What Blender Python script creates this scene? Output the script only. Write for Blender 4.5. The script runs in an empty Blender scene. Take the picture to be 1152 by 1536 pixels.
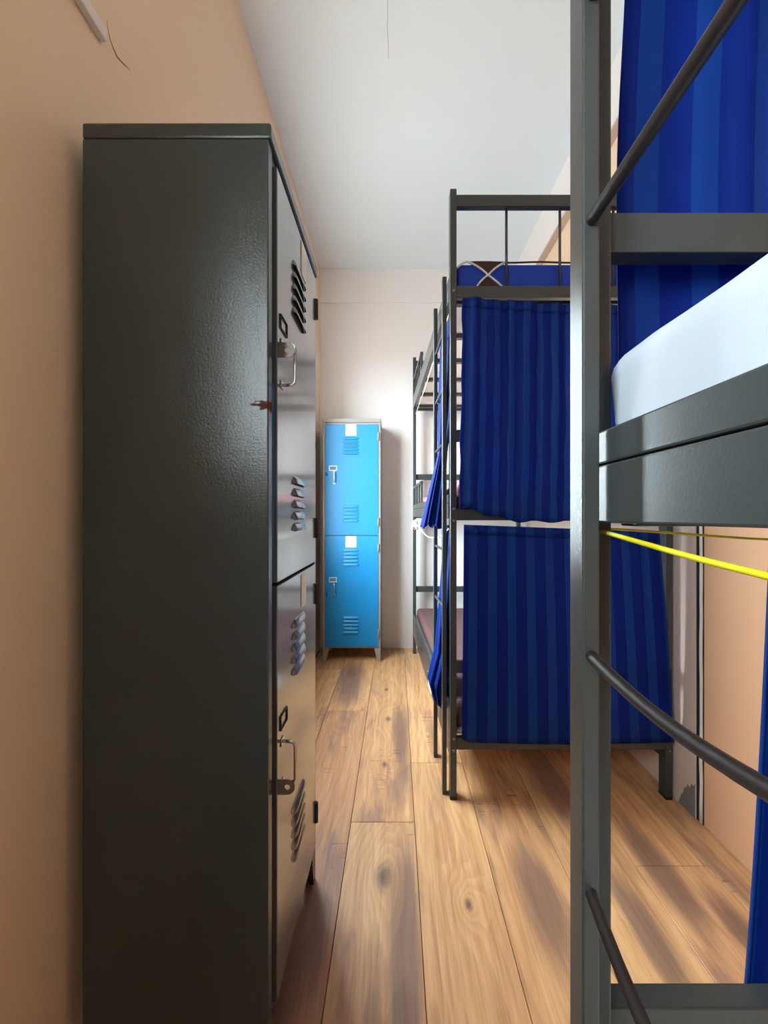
import bpy, bmesh, math, random
from mathutils import Vector, Matrix

random.seed(7)
scene = bpy.context.scene
COL = scene.collection
CAM_Z = 1.10                     # eye height; heights below are often given relative to it

# ------------------------------------------------------------------ camera
cam_data = bpy.data.cameras.new('camera')
cam_data.sensor_fit = 'AUTO'
cam_data.sensor_width = 36.0
cam_data.lens = 620.0 / 1536.0 * 36.0
cam_data.shift_x = -18.0 / 1536.0
cam_data.shift_y = 6.0 / 1536.0
cam_data.clip_start = 0.02
cam = bpy.data.objects.new('camera', cam_data)
COL.objects.link(cam)
cam.location = (0, 0, CAM_Z)
cam.rotation_euler = (math.radians(90), 0, 0)
scene.camera = cam

# ------------------------------------------------------------------ world (overcast daylight) and exposure
world = bpy.data.worlds.new('overcast_sky')
scene.world = world
world.use_nodes = True
bg = world.node_tree.nodes['Background']
bg.inputs[1].default_value = 27.0
wt = world.node_tree                                   # bright cloud above the horizon, duller ground below it
w_tc = wt.nodes.new('ShaderNodeTexCoord')
w_sep = wt.nodes.new('ShaderNodeSeparateXYZ')
w_rmp = wt.nodes.new('ShaderNodeValToRGB')
w_rmp.color_ramp.elements[0].position = 0.44
w_rmp.color_ramp.elements[0].color = (0.22, 0.21, 0.20, 1)
w_rmp.color_ramp.elements[1].position = 0.52
w_rmp.color_ramp.elements[1].color = (0.79, 0.925, 1.0, 1)
w_map = wt.nodes.new('ShaderNodeMath')
w_map.operation = 'MULTIPLY_ADD'
w_map.inputs[1].default_value = 0.5
w_map.inputs[2].default_value = 0.5
wt.links.new(w_tc.outputs['Generated'], w_sep.inputs[0])
wt.links.new(w_sep.outputs[2], w_map.inputs[0])
wt.links.new(w_map.outputs[0], w_rmp.inputs[0])
wt.links.new(w_rmp.outputs[0], bg.inputs[0])
scene.view_settings.view_transform = 'Standard'
scene.view_settings.look = 'None'
scene.view_settings.gamma = 1.0
scene.view_settings.use_curve_mapping = False
scene.view_settings.exposure = 0.66
scene.cycles.max_bounces = 14
scene.cycles.diffuse_bounces = 8
scene.cycles.transparent_max_bounces = 12

# room dimensions (metres; x right, y away from the camera, z up)
XL, XR, YN, YF, ZC = -0.633, 1.088, -2.6, 3.444, 3.15
WIN = [(1.60, 2.75, 0.85, 2.40), (-1.15, -0.15, 1.35, 2.45)]     # y0, y1, z0, z1 of the windows in the left wall


def portal(y0, y1, z0, z1):
    ld = bpy.data.lights.new('window_portal', 'AREA')
    ld.shape = 'RECTANGLE'
    ld.size = z1 - z0
    ld.size_y = y1 - y0
    ld.cycles.is_portal = True
    lo = bpy.data.objects.new('window_portal', ld)
    COL.objects.link(lo)
    lo.location = (XL - 0.19, (y0 + y1) / 2, (z0 + z1) / 2)
    lo.rotation_euler = (0, math.radians(-90), 0)


for w in WIN:
    portal(*w)


# ------------------------------------------------------------------ material helpers
def srgb(r, g, b):
    def f(c):
        c /= 255.0
        return c / 12.92 if c <= 0.04045 else ((c + 0.055) / 1.055) ** 2.4
    return (f(r), f(g), f(b), 1.0)


class NT:
    """small node-tree writer"""
    def __init__(self, name):
        self.m = bpy.data.materials.new(name)
        self.m.use_nodes = True
        self.t = self.m.node_tree
        self.b = self.t.nodes['Principled BSDF']
        self._tc = None

    def n(self, kind, **kw):
        nd = self.t.nodes.new(kind)
        for k, v in kw.items():
            setattr(nd, k, v)
        return nd

    def put(self, sock, v):
        if v is None:
            return
        if isinstance(v, bpy.types.NodeSocket):
            self.t.links.new(v, sock)
        else:
            sock.default_value = v

    def tc(self, out='Object'):
        if self._tc is None:
            self._tc = self.n('ShaderNodeTexCoord')
        return self._tc.outputs[out]

    def mapping(self, vec, scale=(1, 1, 1), loc=(0, 0, 0), rot=(0, 0, 0)):
        nd = self.n('ShaderNodeMapping')
        self.put(nd.inputs[0], vec)
        nd.inputs['Location'].default_value = loc
        nd.inputs['Rotation'].default_value = rot
        nd.inputs['Scale'].default_value = scale
        return nd.outputs[0]

    def noise(self, vec, scale=5.0, detail=4.0, rough=0.5, dist=0.0):
        nd = self.n('ShaderNodeTexNoise')
        self.put(nd.inputs['Vector'], vec)
        nd.inputs['Scale'].default_value = scale
        nd.inputs['Detail'].default_value = detail
        nd.inputs['Roughness'].default_value = rough
        nd.inputs['Distortion'].default_value = dist
        return nd.outputs['Fac']

    def math(self, op, a, b=None, c=None, clamp=False):
        nd = self.n('ShaderNodeMath', operation=op)
        nd.use_clamp = clamp
        for i, v in enumerate((a, b, c)):
            self.put(nd.inputs[i], v)
        return nd.outputs[0]

    def sep(self, vec):
        nd = self.n('ShaderNodeSeparateXYZ')
        self.put(nd.inputs[0], vec)
        return nd.outputs

    def comb(self, x, y, z):
        nd = self.n('ShaderNodeCombineXYZ')
        for i, v in enumerate((x, y, z)):
            self.put(nd.inputs[i], v)
        return nd.outputs[0]

    def ramp(self, fac, stops, interp='LINEAR'):
        nd = self.n('ShaderNodeValToRGB')
        nd.color_ramp.interpolation = interp
        e = nd.color_ramp.elements
        while len(e) < len(stops):
            e.new(0.5)
        for i, (p, c) in enumerate(stops):
            e[i].position = p
            e[i].color = c if len(c) == 4 else (*c, 1)
        self.put(nd.inputs[0], fac)
        return nd.outputs[0]

    def mix(self, fac, a, b, mode='MIX'):
        nd = self.n('ShaderNodeMix', data_type='RGBA', blend_type=mode)
        nd.clamp_factor = True
        self.put(nd.inputs[0], fac)
        self.put(nd.inputs[6], a)
        self.put(nd.inputs[7], b)
        return nd.outputs[2]

    def smooth(self, v, a, b):
        nd = self.n('ShaderNodeMapRange', interpolation_type='SMOOTHSTEP')
        self.put(nd.inputs[0], v)
        nd.inputs[1].default_value = a
        nd.inputs[2].default_value = b
        return nd.outputs[0]

    def bump(self, h, strength=0.2, dist=0.01):
        nd = self.n('ShaderNodeBump')
        nd.inputs['Strength'].default_value = strength
        nd.inputs['Distance'].default_value = dist
        self.put(nd.inputs['Height'], h)
        self.t.links.new(nd.outputs[0], self.b.inputs['Normal'])

    def set(self, **kw):
        names = {'color': 'Base Color', 'rough': 'Roughness', 'metal': 'Metallic', 'spec': 'Specular IOR Level',
                 'coat': 'Coat Weight', 'coat_rough': 'Coat Roughness', 'sheen': 'Sheen Weight', 'sheen_rough': 'Sheen Roughness'}
        for k, v in kw.items():
            self.put(self.b.inputs[names[k]], v)
        return self.m


def plain(name, col, rough=0.5, metal=0.0, var=0.06, scale=8.0, bump=0.0, bscale=200.0, spec=None, coat=None):
    """a single-colour material with slight mottling and fine relief"""
    t = NT(name)
    n = t.noise(t.tc(), scale, 5, 0.6)
    c = t.mix(n, tuple(x * (1 - var) for x in col[:3]) + (1,), tuple(min(1, x * (1 + var)) for x in col[:3]) + (1,))
    t.set(color=c, rough=rough, metal=metal)
    if spec is not None:
        t.set(spec=spec)
    if coat is not None:
        t.set(coat=coat, coat_rough=0.1)
    if bump:
        t.bump(t.noise(t.tc(), bscale, 2, 0.5), bump, 0.002)
    return t.m


# ------------------------------------------------------------------ materials
def wall_mat(name, col, bump=0.25):
    t = NT(name)
    p = t.tc()
    big = t.noise(p, 1.3, 5, 0.6)
    small = t.noise(p, 240, 2, 0.5)
    c = t.mix(big, tuple(x * 0.95 for x in col[:3]) + (1,), tuple(min(1, x * 1.04) for x in col[:3]) + (1,))
    t.set(color=c, rough=0.72)
    t.bump(small, bump, 0.0012)
    return t.m


M = {}
M['wall_tan'] = wall_mat('tan_wall_paint', srgb(228, 204, 176))
M['wall_white'] = wall_mat('white_wall_paint', srgb(238, 234, 232), 0.1)
M['ceiling'] = wall_mat('white_ceiling_paint', srgb(226, 236, 238), 0.15)
M['wall_peach'] = wall_mat('pale_peach_wall_paint', srgb(222, 200, 188), 0.12)
M['orange'] = wall_mat('orange_wall_paint', srgb(226, 172, 132), 0.35)
M['orange_pale'] = wall_mat('pale_orange_paint', srgb(244, 218, 186), 0.15)
M['trim_tan'] = wall_mat('tan_trim_paint', srgb(205, 182, 162), 0.1)
M['wall_scuff'] = plain('wall_scuff', srgb(150, 122, 100), 0.9)
M['dark_gap'] = plain('dark_joint', srgb(26, 24, 26), 0.9)
M['concrete'] = plain('bare_concrete', srgb(128, 126, 122), 0.9, var=0.25, scale=40, bump=0.5)
M['bed_paint'] = plain('charcoal_frame_paint', srgb(58, 61, 60), 0.27, var=0.05, bump=0.05, bscale=320)
M['rung'] = plain('dark_rung_paint', srgb(40, 33, 33), 0.38, var=0.25, scale=30, bump=0.15, bscale=150)
M['chrome'] = plain('chrome', srgb(200, 200, 198), 0.22, 1.0, var=0.03)
M['bolt'] = plain('bolt_steel', srgb(120, 118, 114), 0.4, 0.6)
M['hinge'] = plain('black_hinge', srgb(22, 24, 30), 0.5)
M['slot'] = plain('louver_slot', srgb(10, 11, 13), 0.8)
M['paper'] = plain('paper', srgb(236, 238, 236), 0.8, var=0.02)
M['steel_tab'] = plain('worn_steel', srgb(118, 110, 104), 0.45, 0.5, var=0.15, scale=60)
M['holder'] = plain('card_holder_metal', srgb(196, 214, 226), 0.4, 0.2)
M['holder_dark'] = plain('card_holder_dark', srgb(34, 36, 40), 0.5)
M['card'] = plain('card_insert', srgb(86, 110, 124), 0.7)
M['sheet'] = plain('white_bed_sheet', srgb(180, 185, 194), 0.85, var=0.03, scale=14, bump=0.25, bscale=700)
M['brown_sheet'] = plain('brown_mattress_cover', srgb(96, 66, 64), 0.9, var=0.06, bump=0.3, bscale=500)
M['rose_sheet'] = plain('rose_brown_mattress_cover', srgb(150, 98, 98), 0.9, var=0.06)
M['matt_blue'] = plain('blue_mattress_fabric', srgb(0, 54, 160), 0.8, var=0.05, bump=0.2, bscale=500)
M['matt_brown'] = plain('dark_brown_fabric', srgb(58, 36, 34), 0.85)
M['piping'] = plain('white_piping', srgb(215, 210, 214), 0.7)
M['board'] = plain('white_plywood', srgb(232, 228, 220), 0.8, var=0.03)
M['cord_y'] = plain('yellow_cord', srgb(214, 206, 20), 0.5, var=0.08, scale=60)
M['cord_w'] = plain('cream_cord', srgb(226, 218, 190), 0.7)
M['white_plastic'] = plain('white_plastic', srgb(222, 216, 212), 0.5, var=0.05)
M['win_frame'] = plain('white_window_frame', srgb(230, 230, 228), 0.4)
M['sticker'] = plain('white_sticker', srgb(240, 240, 238), 0.7)
M['foot_cap'] = plain('black_rubber', srgb(24, 24, 24), 0.7)


def glass_mat():
    m = bpy.data.materials.new('window_glass')
    m.use_nodes = True
    t = m.node_tree
    t.nodes.remove(t.nodes['Principled BSDF'])
    tr = t.nodes.new('ShaderNodeBsdfTransparent')
    tr.inputs[0].default_value = (0.95, 0.97, 0.97, 1)
    gl = t.nodes.new('ShaderNodeBsdfGlossy')
    gl.inputs['Roughness'].default_value = 0.02
    mx = t.nodes.new('ShaderNodeMixShader')
    mx.inputs[0].default_value = 0.06
    t.links.new(tr.outputs[0], mx.inputs[1])
    t.links.new(gl.outputs[0], mx.inputs[2])
    t.links.new(mx.outputs[0], t.nodes['Material Output'].inputs[0])
    return m


M['glass'] = glass_mat()


def locker_dark_mat():
    """dark grey-green enamel with orange-peel sparkle; a rust chip and scratches on the side that faces the camera"""
    t = NT('dark_locker_enamel')
    p = t.tc()
    x, y, z = t.sep(p)
    n = t.noise(p, 5, 5, 0.6)
    col = t.mix(n, srgb(42, 57, 60), srgb(52, 66, 68))
    # rust chip at the front edge
    edge = t.noise(t.mapping(p, (60, 60, 170)), 1.0, 4, 0.75)
    yy = t.math('MULTIPLY', y, -1.0)                     # front edge is at y = 0, depth runs to +y
    dz = t.math('ABSOLUTE', t.math('SUBTRACT', z, 1.312))
    lim = t.math('SUBTRACT', 0.011, t.math('MULTIPLY', y, 0.26))
    inside = t.math('SUBTRACT', lim, dz)
    rust = t.smooth(t.math('ADD', inside, t.math('MULTIPLY', t.math('SUBTRACT', edge, 0.52), 0.045)), 0.0, 0.0012)
    rust = t.math('MULTIPLY', rust, t.smooth(y, 0.075, 0.055))
    # two dashes and a row of faint scratches
    dash = t.smooth(t.noise(t.mapping(p, (14, 14, 420), (3.1, 2.2, 0.4)), 1.0, 2, 0.5), 0.66, 0.70)
    band = t.math('MULTIPLY', t.smooth(t.math('ABSOLUTE', t.math('SUBTRACT', z, 1.325)), 0.03, 0.006), dash)
    # arc scratch beside the hasp
    dy = t.math('SUBTRACT', y, -0.165)
    dz2 = t.math('MULTIPLY', t.math('SUBTRACT', z, 1.485), 0.8)
    rad = t.math('SQRT', t.math('ADD', t.math('MULTIPLY', dy, dy), t.math('MULTIPLY', dz2, dz2)))
    arc = t.smooth(t.math('ABSOLUTE', t.math('SUBTRACT', rad, 0.187)), 0.0012, 0.0004)
    arc = t.math('MULTIPLY', arc, t.smooth(t.noise(p, 60, 2, 0.5), 0.42, 0.5))
    arc = t.math('MULTIPLY', arc, t.smooth(t.math('ABSOLUTE', t.math('SUBTRACT', z, 1.485)), 0.09, 0.075))
    marks = t.math('MAXIMUM', band, arc)
    col = t.mix(marks, col, srgb(44, 36, 36))
    col = t.mix(rust, col, srgb(84, 48, 42))
    t.set(color=col, rough=t.math('ADD', 0.235, t.math('MULTIPLY', rust, 0.5)), spec=t.math('SUBTRACT', 0.62, t.math('MULTIPLY', rust, 0.55)))
    t.bump(t.noise(p, 210, 2, 0.6), 0.32, 0.0016)
    return t.m


M['locker_dark'] = locker_dark_mat()


def locker_door_dark_mat():
    t = NT('dark_locker_door_enamel')
    p = t.tc()
    n = t.noise(p, 9, 5, 0.65)
    scr = t.smooth(t.noise(t.mapping(p, (60, 60, 7), (0, 0, 0), (0, 0.35, 0)), 1.0, 3, 0.6), 0.68, 0.74)
    col = t.mix(n, srgb(74, 78, 82), srgb(92, 95, 97))
    col = t.mix(t.math('MULTIPLY', scr, 0.5), col, srgb(52, 52, 56))
    t.set(color=col, rough=t.math('ADD', 0.16, t.math('MULTIPLY', n, 0.14)))
    t.set(coat=0.8, coat_rough=0.12)
    t.bump(t.noise(p, 120, 2, 0.5), 0.08, 0.001)
    return t.m


M['door_dark'] = locker_door_dark_mat()
M['door_edge_blue'] = plain('old_blue_edge_paint', srgb(26, 92, 134), 0.4)
M['door_blue'] = plain('bright_blue_door_enamel', srgb(0, 124, 182), 0.45, var=0.10, scale=6, bump=0.06, bscale=60)
M['locker_taupe'] = plain('taupe_locker_enamel', srgb(142, 134, 128), 0.45, var=0.07)


def number_paper(name, shape):
    """white paper card with a faint printed numeral"""
    t = NT(name)
    x, y, z = t.sep(t.tc())
    if shape == 'ring':
        d = t.math('SQRT', t.math('ADD', t.math('MULTIPLY', x, x), t.math('MULTIPLY', t.math('MULTIPLY', z, z), 0.5)))
        k = t.smooth(t.math('ABSOLUTE', t.math('SUBTRACT', d, 0.012)), 0.005, 0.002)
    else:
        k = t.math('MULTIPLY', t.smooth(t.math('ABSOLUTE', x), 0.005, 0.002), t.smooth(t.math('ABSOLUTE', z), 0.021, 0.017))
    c = t.mix(t.math('MULTIPLY', k, 0.35), srgb(236, 240, 238), srgb(196, 176, 190))
    t.set(color=c, rough=0.8)
    return t.m


M['num_one'] = number_paper('number_card_print_bar', 'bar')
M['num_zero'] = number_paper('number_card_print_ring', 'ring')


def curtain_mat(name, dark, light, period=0.080):
    """blue cloth with woven satin stripes running down it (uv.x is metres of cloth across)"""
    t = NT(name)
    u = t.sep(t.tc('UV'))[0]
    s = t.math('FRACT', t.math('DIVIDE', u, period))
    st = t.math('MULTIPLY', t.smooth(s, 0.25, 0.28), t.smooth(s, 0.73, 0.70))
    fine = t.noise(t.mapping(t.tc('UV'), (900, 60, 1)), 1.0, 2, 0.5)
    c = t.mix(st, dark, light)
    c = t.mix(t.math('MULTIPLY', fine, 0.25), c, tuple(x * 0.6 for x in dark[:3]) + (1,))
    t.set(color=c, rough=t.math('SUBTRACT', 0.62, t.math('MULTIPLY', st, 0.14)), spec=0.25)
    t.bump(fine, 0.08, 0.001)
    # thin cloth passes some daylight
    tl = t.n('ShaderNodeBsdfTranslucent')
    t.put(tl.inputs[0], c)
    mx = t.n('ShaderNodeMixShader')
    mx.inputs[0].default_value = 0.55
    out = t.t.nodes['Material Output']
    t.t.links.new(t.b.outputs[0], mx.inputs[1])
    t.t.links.new(tl.outputs[0], mx.inputs[2])
    t.t.links.new(mx.outputs[0], out.inputs[0])
    return t.m


M['curtain'] = curtain_mat('blue_striped_curtain', srgb(0, 44, 143), srgb(20, 75, 162))


def wood_mat(i, tone, knots, patches, rnd):
    """laminate plank: long grain, cathedral figure, purple-brown cloudy patches and knots. Plank-local metres, y along it."""
    t = NT('laminate_plank_wood')
    p = t.tc()
    x, y, z = t.sep(p)
    off = (rnd.uniform(-20, 20), rnd.uniform(-20, 20), rnd.uniform(-20, 20))
    warp = t.noise(t.mapping(p, (4.5, 0.8, 1), off), 1.0, 3, 0.5)
    v = t.math('ADD', t.math('MULTIPLY', x, 6.0), t.math('MULTIPLY', warp, 3.2))
    dark = None
    for (kx, ky, r) in knots:
        dx = t.math('SUBTRACT', x, kx)
        dy = t.math('MULTIPLY', t.math('SUBTRACT', y, ky), 0.55)
        d = t.math('SQRT', t.math('ADD', t.math('MULTIPLY', dx, dx), t.math('MULTIPLY', dy, dy)))
        e = t.math('EXPONENT', t.math('MULTIPLY', t.math('DIVIDE', d, r * 2.6), -1.0))
        v = t.math('ADD', v, t.math('MULTIPLY', e, 1.5))
        k = t.smooth(t.math('ADD', d, t.math('MULTIPLY', t.noise(p, 60, 3, 0.6), r * 0.5)), r * 1.7, r * 0.25)
        dark = k if dark is None else t.math('MAXIMUM', dark, k)
    rings = t.math('FRACT', t.math('MULTIPLY', v, 4.2))
    rings = t.math('MULTIPLY', t.smooth(rings, 0.0, 0.75), t.smooth(rings, 1.0, 0.85))
    fine = t.noise(t.mapping(p, (190, 7, 1), off), 1.0, 3, 0.6)
    mid = t.noise(t.mapping(p, (36, 1.6, 1), off), 1.0, 4, 0.6, 0.4)
    g = t.math('ADD', t.math('MULTIPLY', rings, 0.07), t.math('ADD', t.math('MULTIPLY', fine, 0.33), t.math('MULTIPLY', mid, 0.58)))
    hon = tuple(a * b for a, b in zip(srgb(222, 174, 124)[:3], tone)) + (1,)
    mdl = tuple(a * b for a, b in zip(srgb(200, 148, 102)[:3], tone)) + (1,)
    drk = tuple(a * b for a, b in zip(srgb(152, 106, 76)[:3], tone)) + (1,)
    col = t.ramp(g, [(0.34, hon), (0.52, mdl), (0.72, drk)])
    cloud = t.noise(t.mapping(p, (7, 1.5, 1), off), 1.0, 4, 0.65, 0.5)
    cl = t.smooth(cloud, 0.52, 0.70)
    pt = None
    for (kx, ky, rx, ry) in patches:
        dx = t.math('DIVIDE', t.math('SUBTRACT', x, kx), rx)
        dy = t.math('DIVIDE', t.math('SUBTRACT', y, ky), ry)
        d = t.math('SQRT', t.math('ADD', t.math('MULTIPLY', dx, dx), t.math('MULTIPLY', dy, dy)))
        f = t.smooth(t.math('ADD', d, t.math('MULTIPLY', t.math('SUBTRACT', mid, 0.5), 1.6)), 1.15, 0.35)
        pt = f if pt is None else t.math('MAXIMUM', pt, f)
    col = t.mix(t.math('MULTIPLY', cl, 0.58), col, srgb(122, 94, 86))
    if pt is not None:
        col = t.mix(t.math('MULTIPLY', pt, 0.72), col, srgb(98, 72, 70))
    saw = t.noise(t.mapping(p, (3, 85, 1), off, (0, 0, 0.35)), 1.0, 2, 0.5)
    sawm = t.math('MULTIPLY', t.smooth(saw, 0.56, 0.62), t.smooth(t.noise(t.mapping(p, (9, 2.2, 1), off), 1.0, 2, 0.5), 0.62, 0.7))
    col = t.mix(t.math('MULTIPLY', sawm, 0.55), col, srgb(84, 62, 56))
    if dark is not None:
        col = t.mix(t.math('MULTIPLY', dark, 0.85), col, srgb(84, 60, 54))
    t.set(color=col, rough=t.math('ADD', 0.36, t.math('MULTIPLY', fine, 0.16)))
    t.bump(t.math('ADD', fine, t.math('MULTIPLY', mid, 0.6)), 0.10, 0.001)
    return t.m


# ------------------------------------------------------------------ mesh helpers
def link(name, me, mat=None, parent=None):
    o = bpy.data.objects.new(name, me)
    COL.objects.link(o)
    if mat is not None:
        for m in (mat if isinstance(mat, (list, tuple)) else [mat]):
            me.materials.append(m)
    if parent is not None:
        o.parent = parent
    return o


def tag(o, label=None, cat=None, group=None, kind=None):
    if label:
        o['label'] = label
    if cat:
        o['category'] = cat
    if group:
        o['group'] = group
    if kind:
        o['kind'] = kind
    return o


def empty(name, loc=(0, 0, 0), rz=0.0):
    o = bpy.data.objects.new(name, None)
    COL.objects.link(o)
    o.location = loc
    o.rotation_euler = (0, 0, rz)
    o.empty_display_size = 0.1
    return o


class MB:
    def __init__(self):
        self.bm = bmesh.new()

    def box(self, a, b, bev=0.0, mi=0, seg=2):
        x0, x1 = sorted((a[0], b[0]))
        y0, y1 = sorted((a[1], b[1]))
        z0, z1 = sorted((a[2], b[2]))
        tmp = bmesh.new()
        vs = [tmp.verts.new(c) for c in ((x0, y0, z0), (x1, y0, z0), (x1, y1, z0), (x0, y1, z0),
                                         (x0, y0, z1), (x1, y0, z1), (x1, y1, z1), (x0, y1, z1))]
        for f in ((0, 3, 2, 1), (4, 5, 6, 7), (0, 1, 5, 4), (1, 2, 6, 5), (2, 3, 7, 6), (3, 0, 4, 7)):
            tmp.faces.new([vs[i] for i in f])
        if bev > 0:
            bmesh.ops.bevel(tmp, geom=list(tmp.edges), offset=bev, segments=seg, affect='EDGES', profile=0.5)
        self._add(tmp, mi)
        return self

    def _add(self, tmp, mi=0, mat=None):
        if mat is not None:
            bmesh.ops.transform(tmp, matrix=mat, verts=tmp.verts)
        vm = {v: self.bm.verts.new(v.co) for v in tmp.verts}
        for f in tmp.faces:
            try:
                nf = self.bm.faces.new([vm[v] for v in f.verts])
                nf.material_index = mi
                nf.smooth = f.smooth
            except ValueError:
                pass
        tmp.free()

    def beam(self, a, b, w, h, bev=0.002, mi=0):
        """rectangular bar from a to b; w across (horizontal), h the other way"""
        a, b = Vector(a), Vector(b)
        d = b - a
        L = d.length
        zc = d.normalized()
        up = Vector((0, 0, 1)) if abs(zc.z) < 0.9 else Vector((0, 1, 0))
        xc = up.cross(zc).normalized()
        yc = zc.cross(xc).normalized()
        m = Matrix((xc, yc, zc)).transposed().to_4x4()
        m.translation = a
        tmp = MB()
        tmp.box((-w / 2, -h / 2, 0), (w / 2, h / 2, L), bev)
        self._add(tmp.bm, mi, m)
        return self

    def tube(self, pts, r, n=10, mi=0, caps=True):
        pts = [Vector(p) for p in pts]
        rings = []
        prev = None
        for i, p in enumerate(pts):
            d = (pts[min(i + 1, len(pts) - 1)] - pts[max(i - 1, 0)]).normalized()
            if prev is None:
                ref = Vector((0, 0, 1)) if abs(d.z) < 0.9 else Vector((1, 0, 0))
                xa = ref.cross(d).normalized()
            else:
                xa = (prev - d * prev.dot(d)).normalized()
            prev = xa
            ya = d.cross(xa)
            rr = r[i] if isinstance(r, (list, tuple)) else r
            rings.append([self.bm.verts.new(p + (xa * math.cos(2 * math.pi * k / n) + ya * math.sin(2 * math.pi * k / n)) * rr)
                          for k in range(n)])
        for i in range(len(rings) - 1):
            for k in range(n):
                f = self.bm.faces.new((rings[i][k], rings[i][(k + 1) % n], rings[i + 1][(k + 1) % n], rings[i + 1][k]))
                f.smooth = True
                f.material_index = mi
        if caps:
            for rg, rev in ((rings[0], True), (rings[-1], False)):
                f = self.bm.faces.new(list(reversed(rg)) if rev else rg)
                f.material_index = mi
        return self

    def prism(self, poly, axis, a, b, mi=0):
        """polygon of 2-D points extruded along an axis from a to b"""
        def mk(p, t):
            return {'x': (t, p[0], p[1]), 'y': (p[0], t, p[1]), 'z': (p[0], p[1], t)}[axis]
        A = [self.bm.verts.new(mk(p, a)) for p in poly]
        B = [self.bm.verts.new(mk(p, b)) for p in poly]
        n = len(poly)
        fs = [self.bm.faces.new(A), self.bm.faces.new(list(reversed(B)))]
        for i in range(n):
            fs.append(self.bm.faces.new((A[i], B[i], B[(i + 1) % n], A[(i + 1) % n])))
        for f in fs:
            f.material_index = mi
        return self

    def grid(self, f, nu, nv, mi=0, uv=None):
        vs = [[self.bm.verts.new(f(i / nu, j / nv)) for j in range(nv + 1)] for i in range(nu + 1)]
        lay = self.bm.loops.layers.uv.verify() if uv else None
        for i in range(nu):
            for j in range(nv):
                fc = self.bm.faces.new((vs[i][j], vs[i + 1][j], vs[i + 1][j + 1], vs[i][j + 1]))
                fc.smooth = True
                fc.material_index = mi
                if uv:
                    for lp, (a, b) in zip(fc.loops, ((i, j), (i + 1, j), (i + 1, j + 1), (i, j + 1))):
                        lp[lay].uv = uv(a / nu, b / nv)
        return self

    def build(self, name, mat=None, parent=None, recalc=True, origin=None):
        if recalc:
            bmesh.ops.recalc_face_normals(self.bm, faces=self.bm.faces)
        me = bpy.data.meshes.new(name)
        if origin is not None:
            bmesh.ops.translate(self.bm, verts=self.bm.verts, vec=-Vector(origin))
        self.bm.to_mesh(me)
        self.bm.free()
        o = link(name, me, mat, parent)
        if origin is not None:
            o.location = origin
        return o


def struct(name, mb, mat, parent=None, **kw):
    o = mb.build(name, mat, parent, **kw)
    if parent is None:
        tag(o, kind='structure')
    return o


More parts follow.
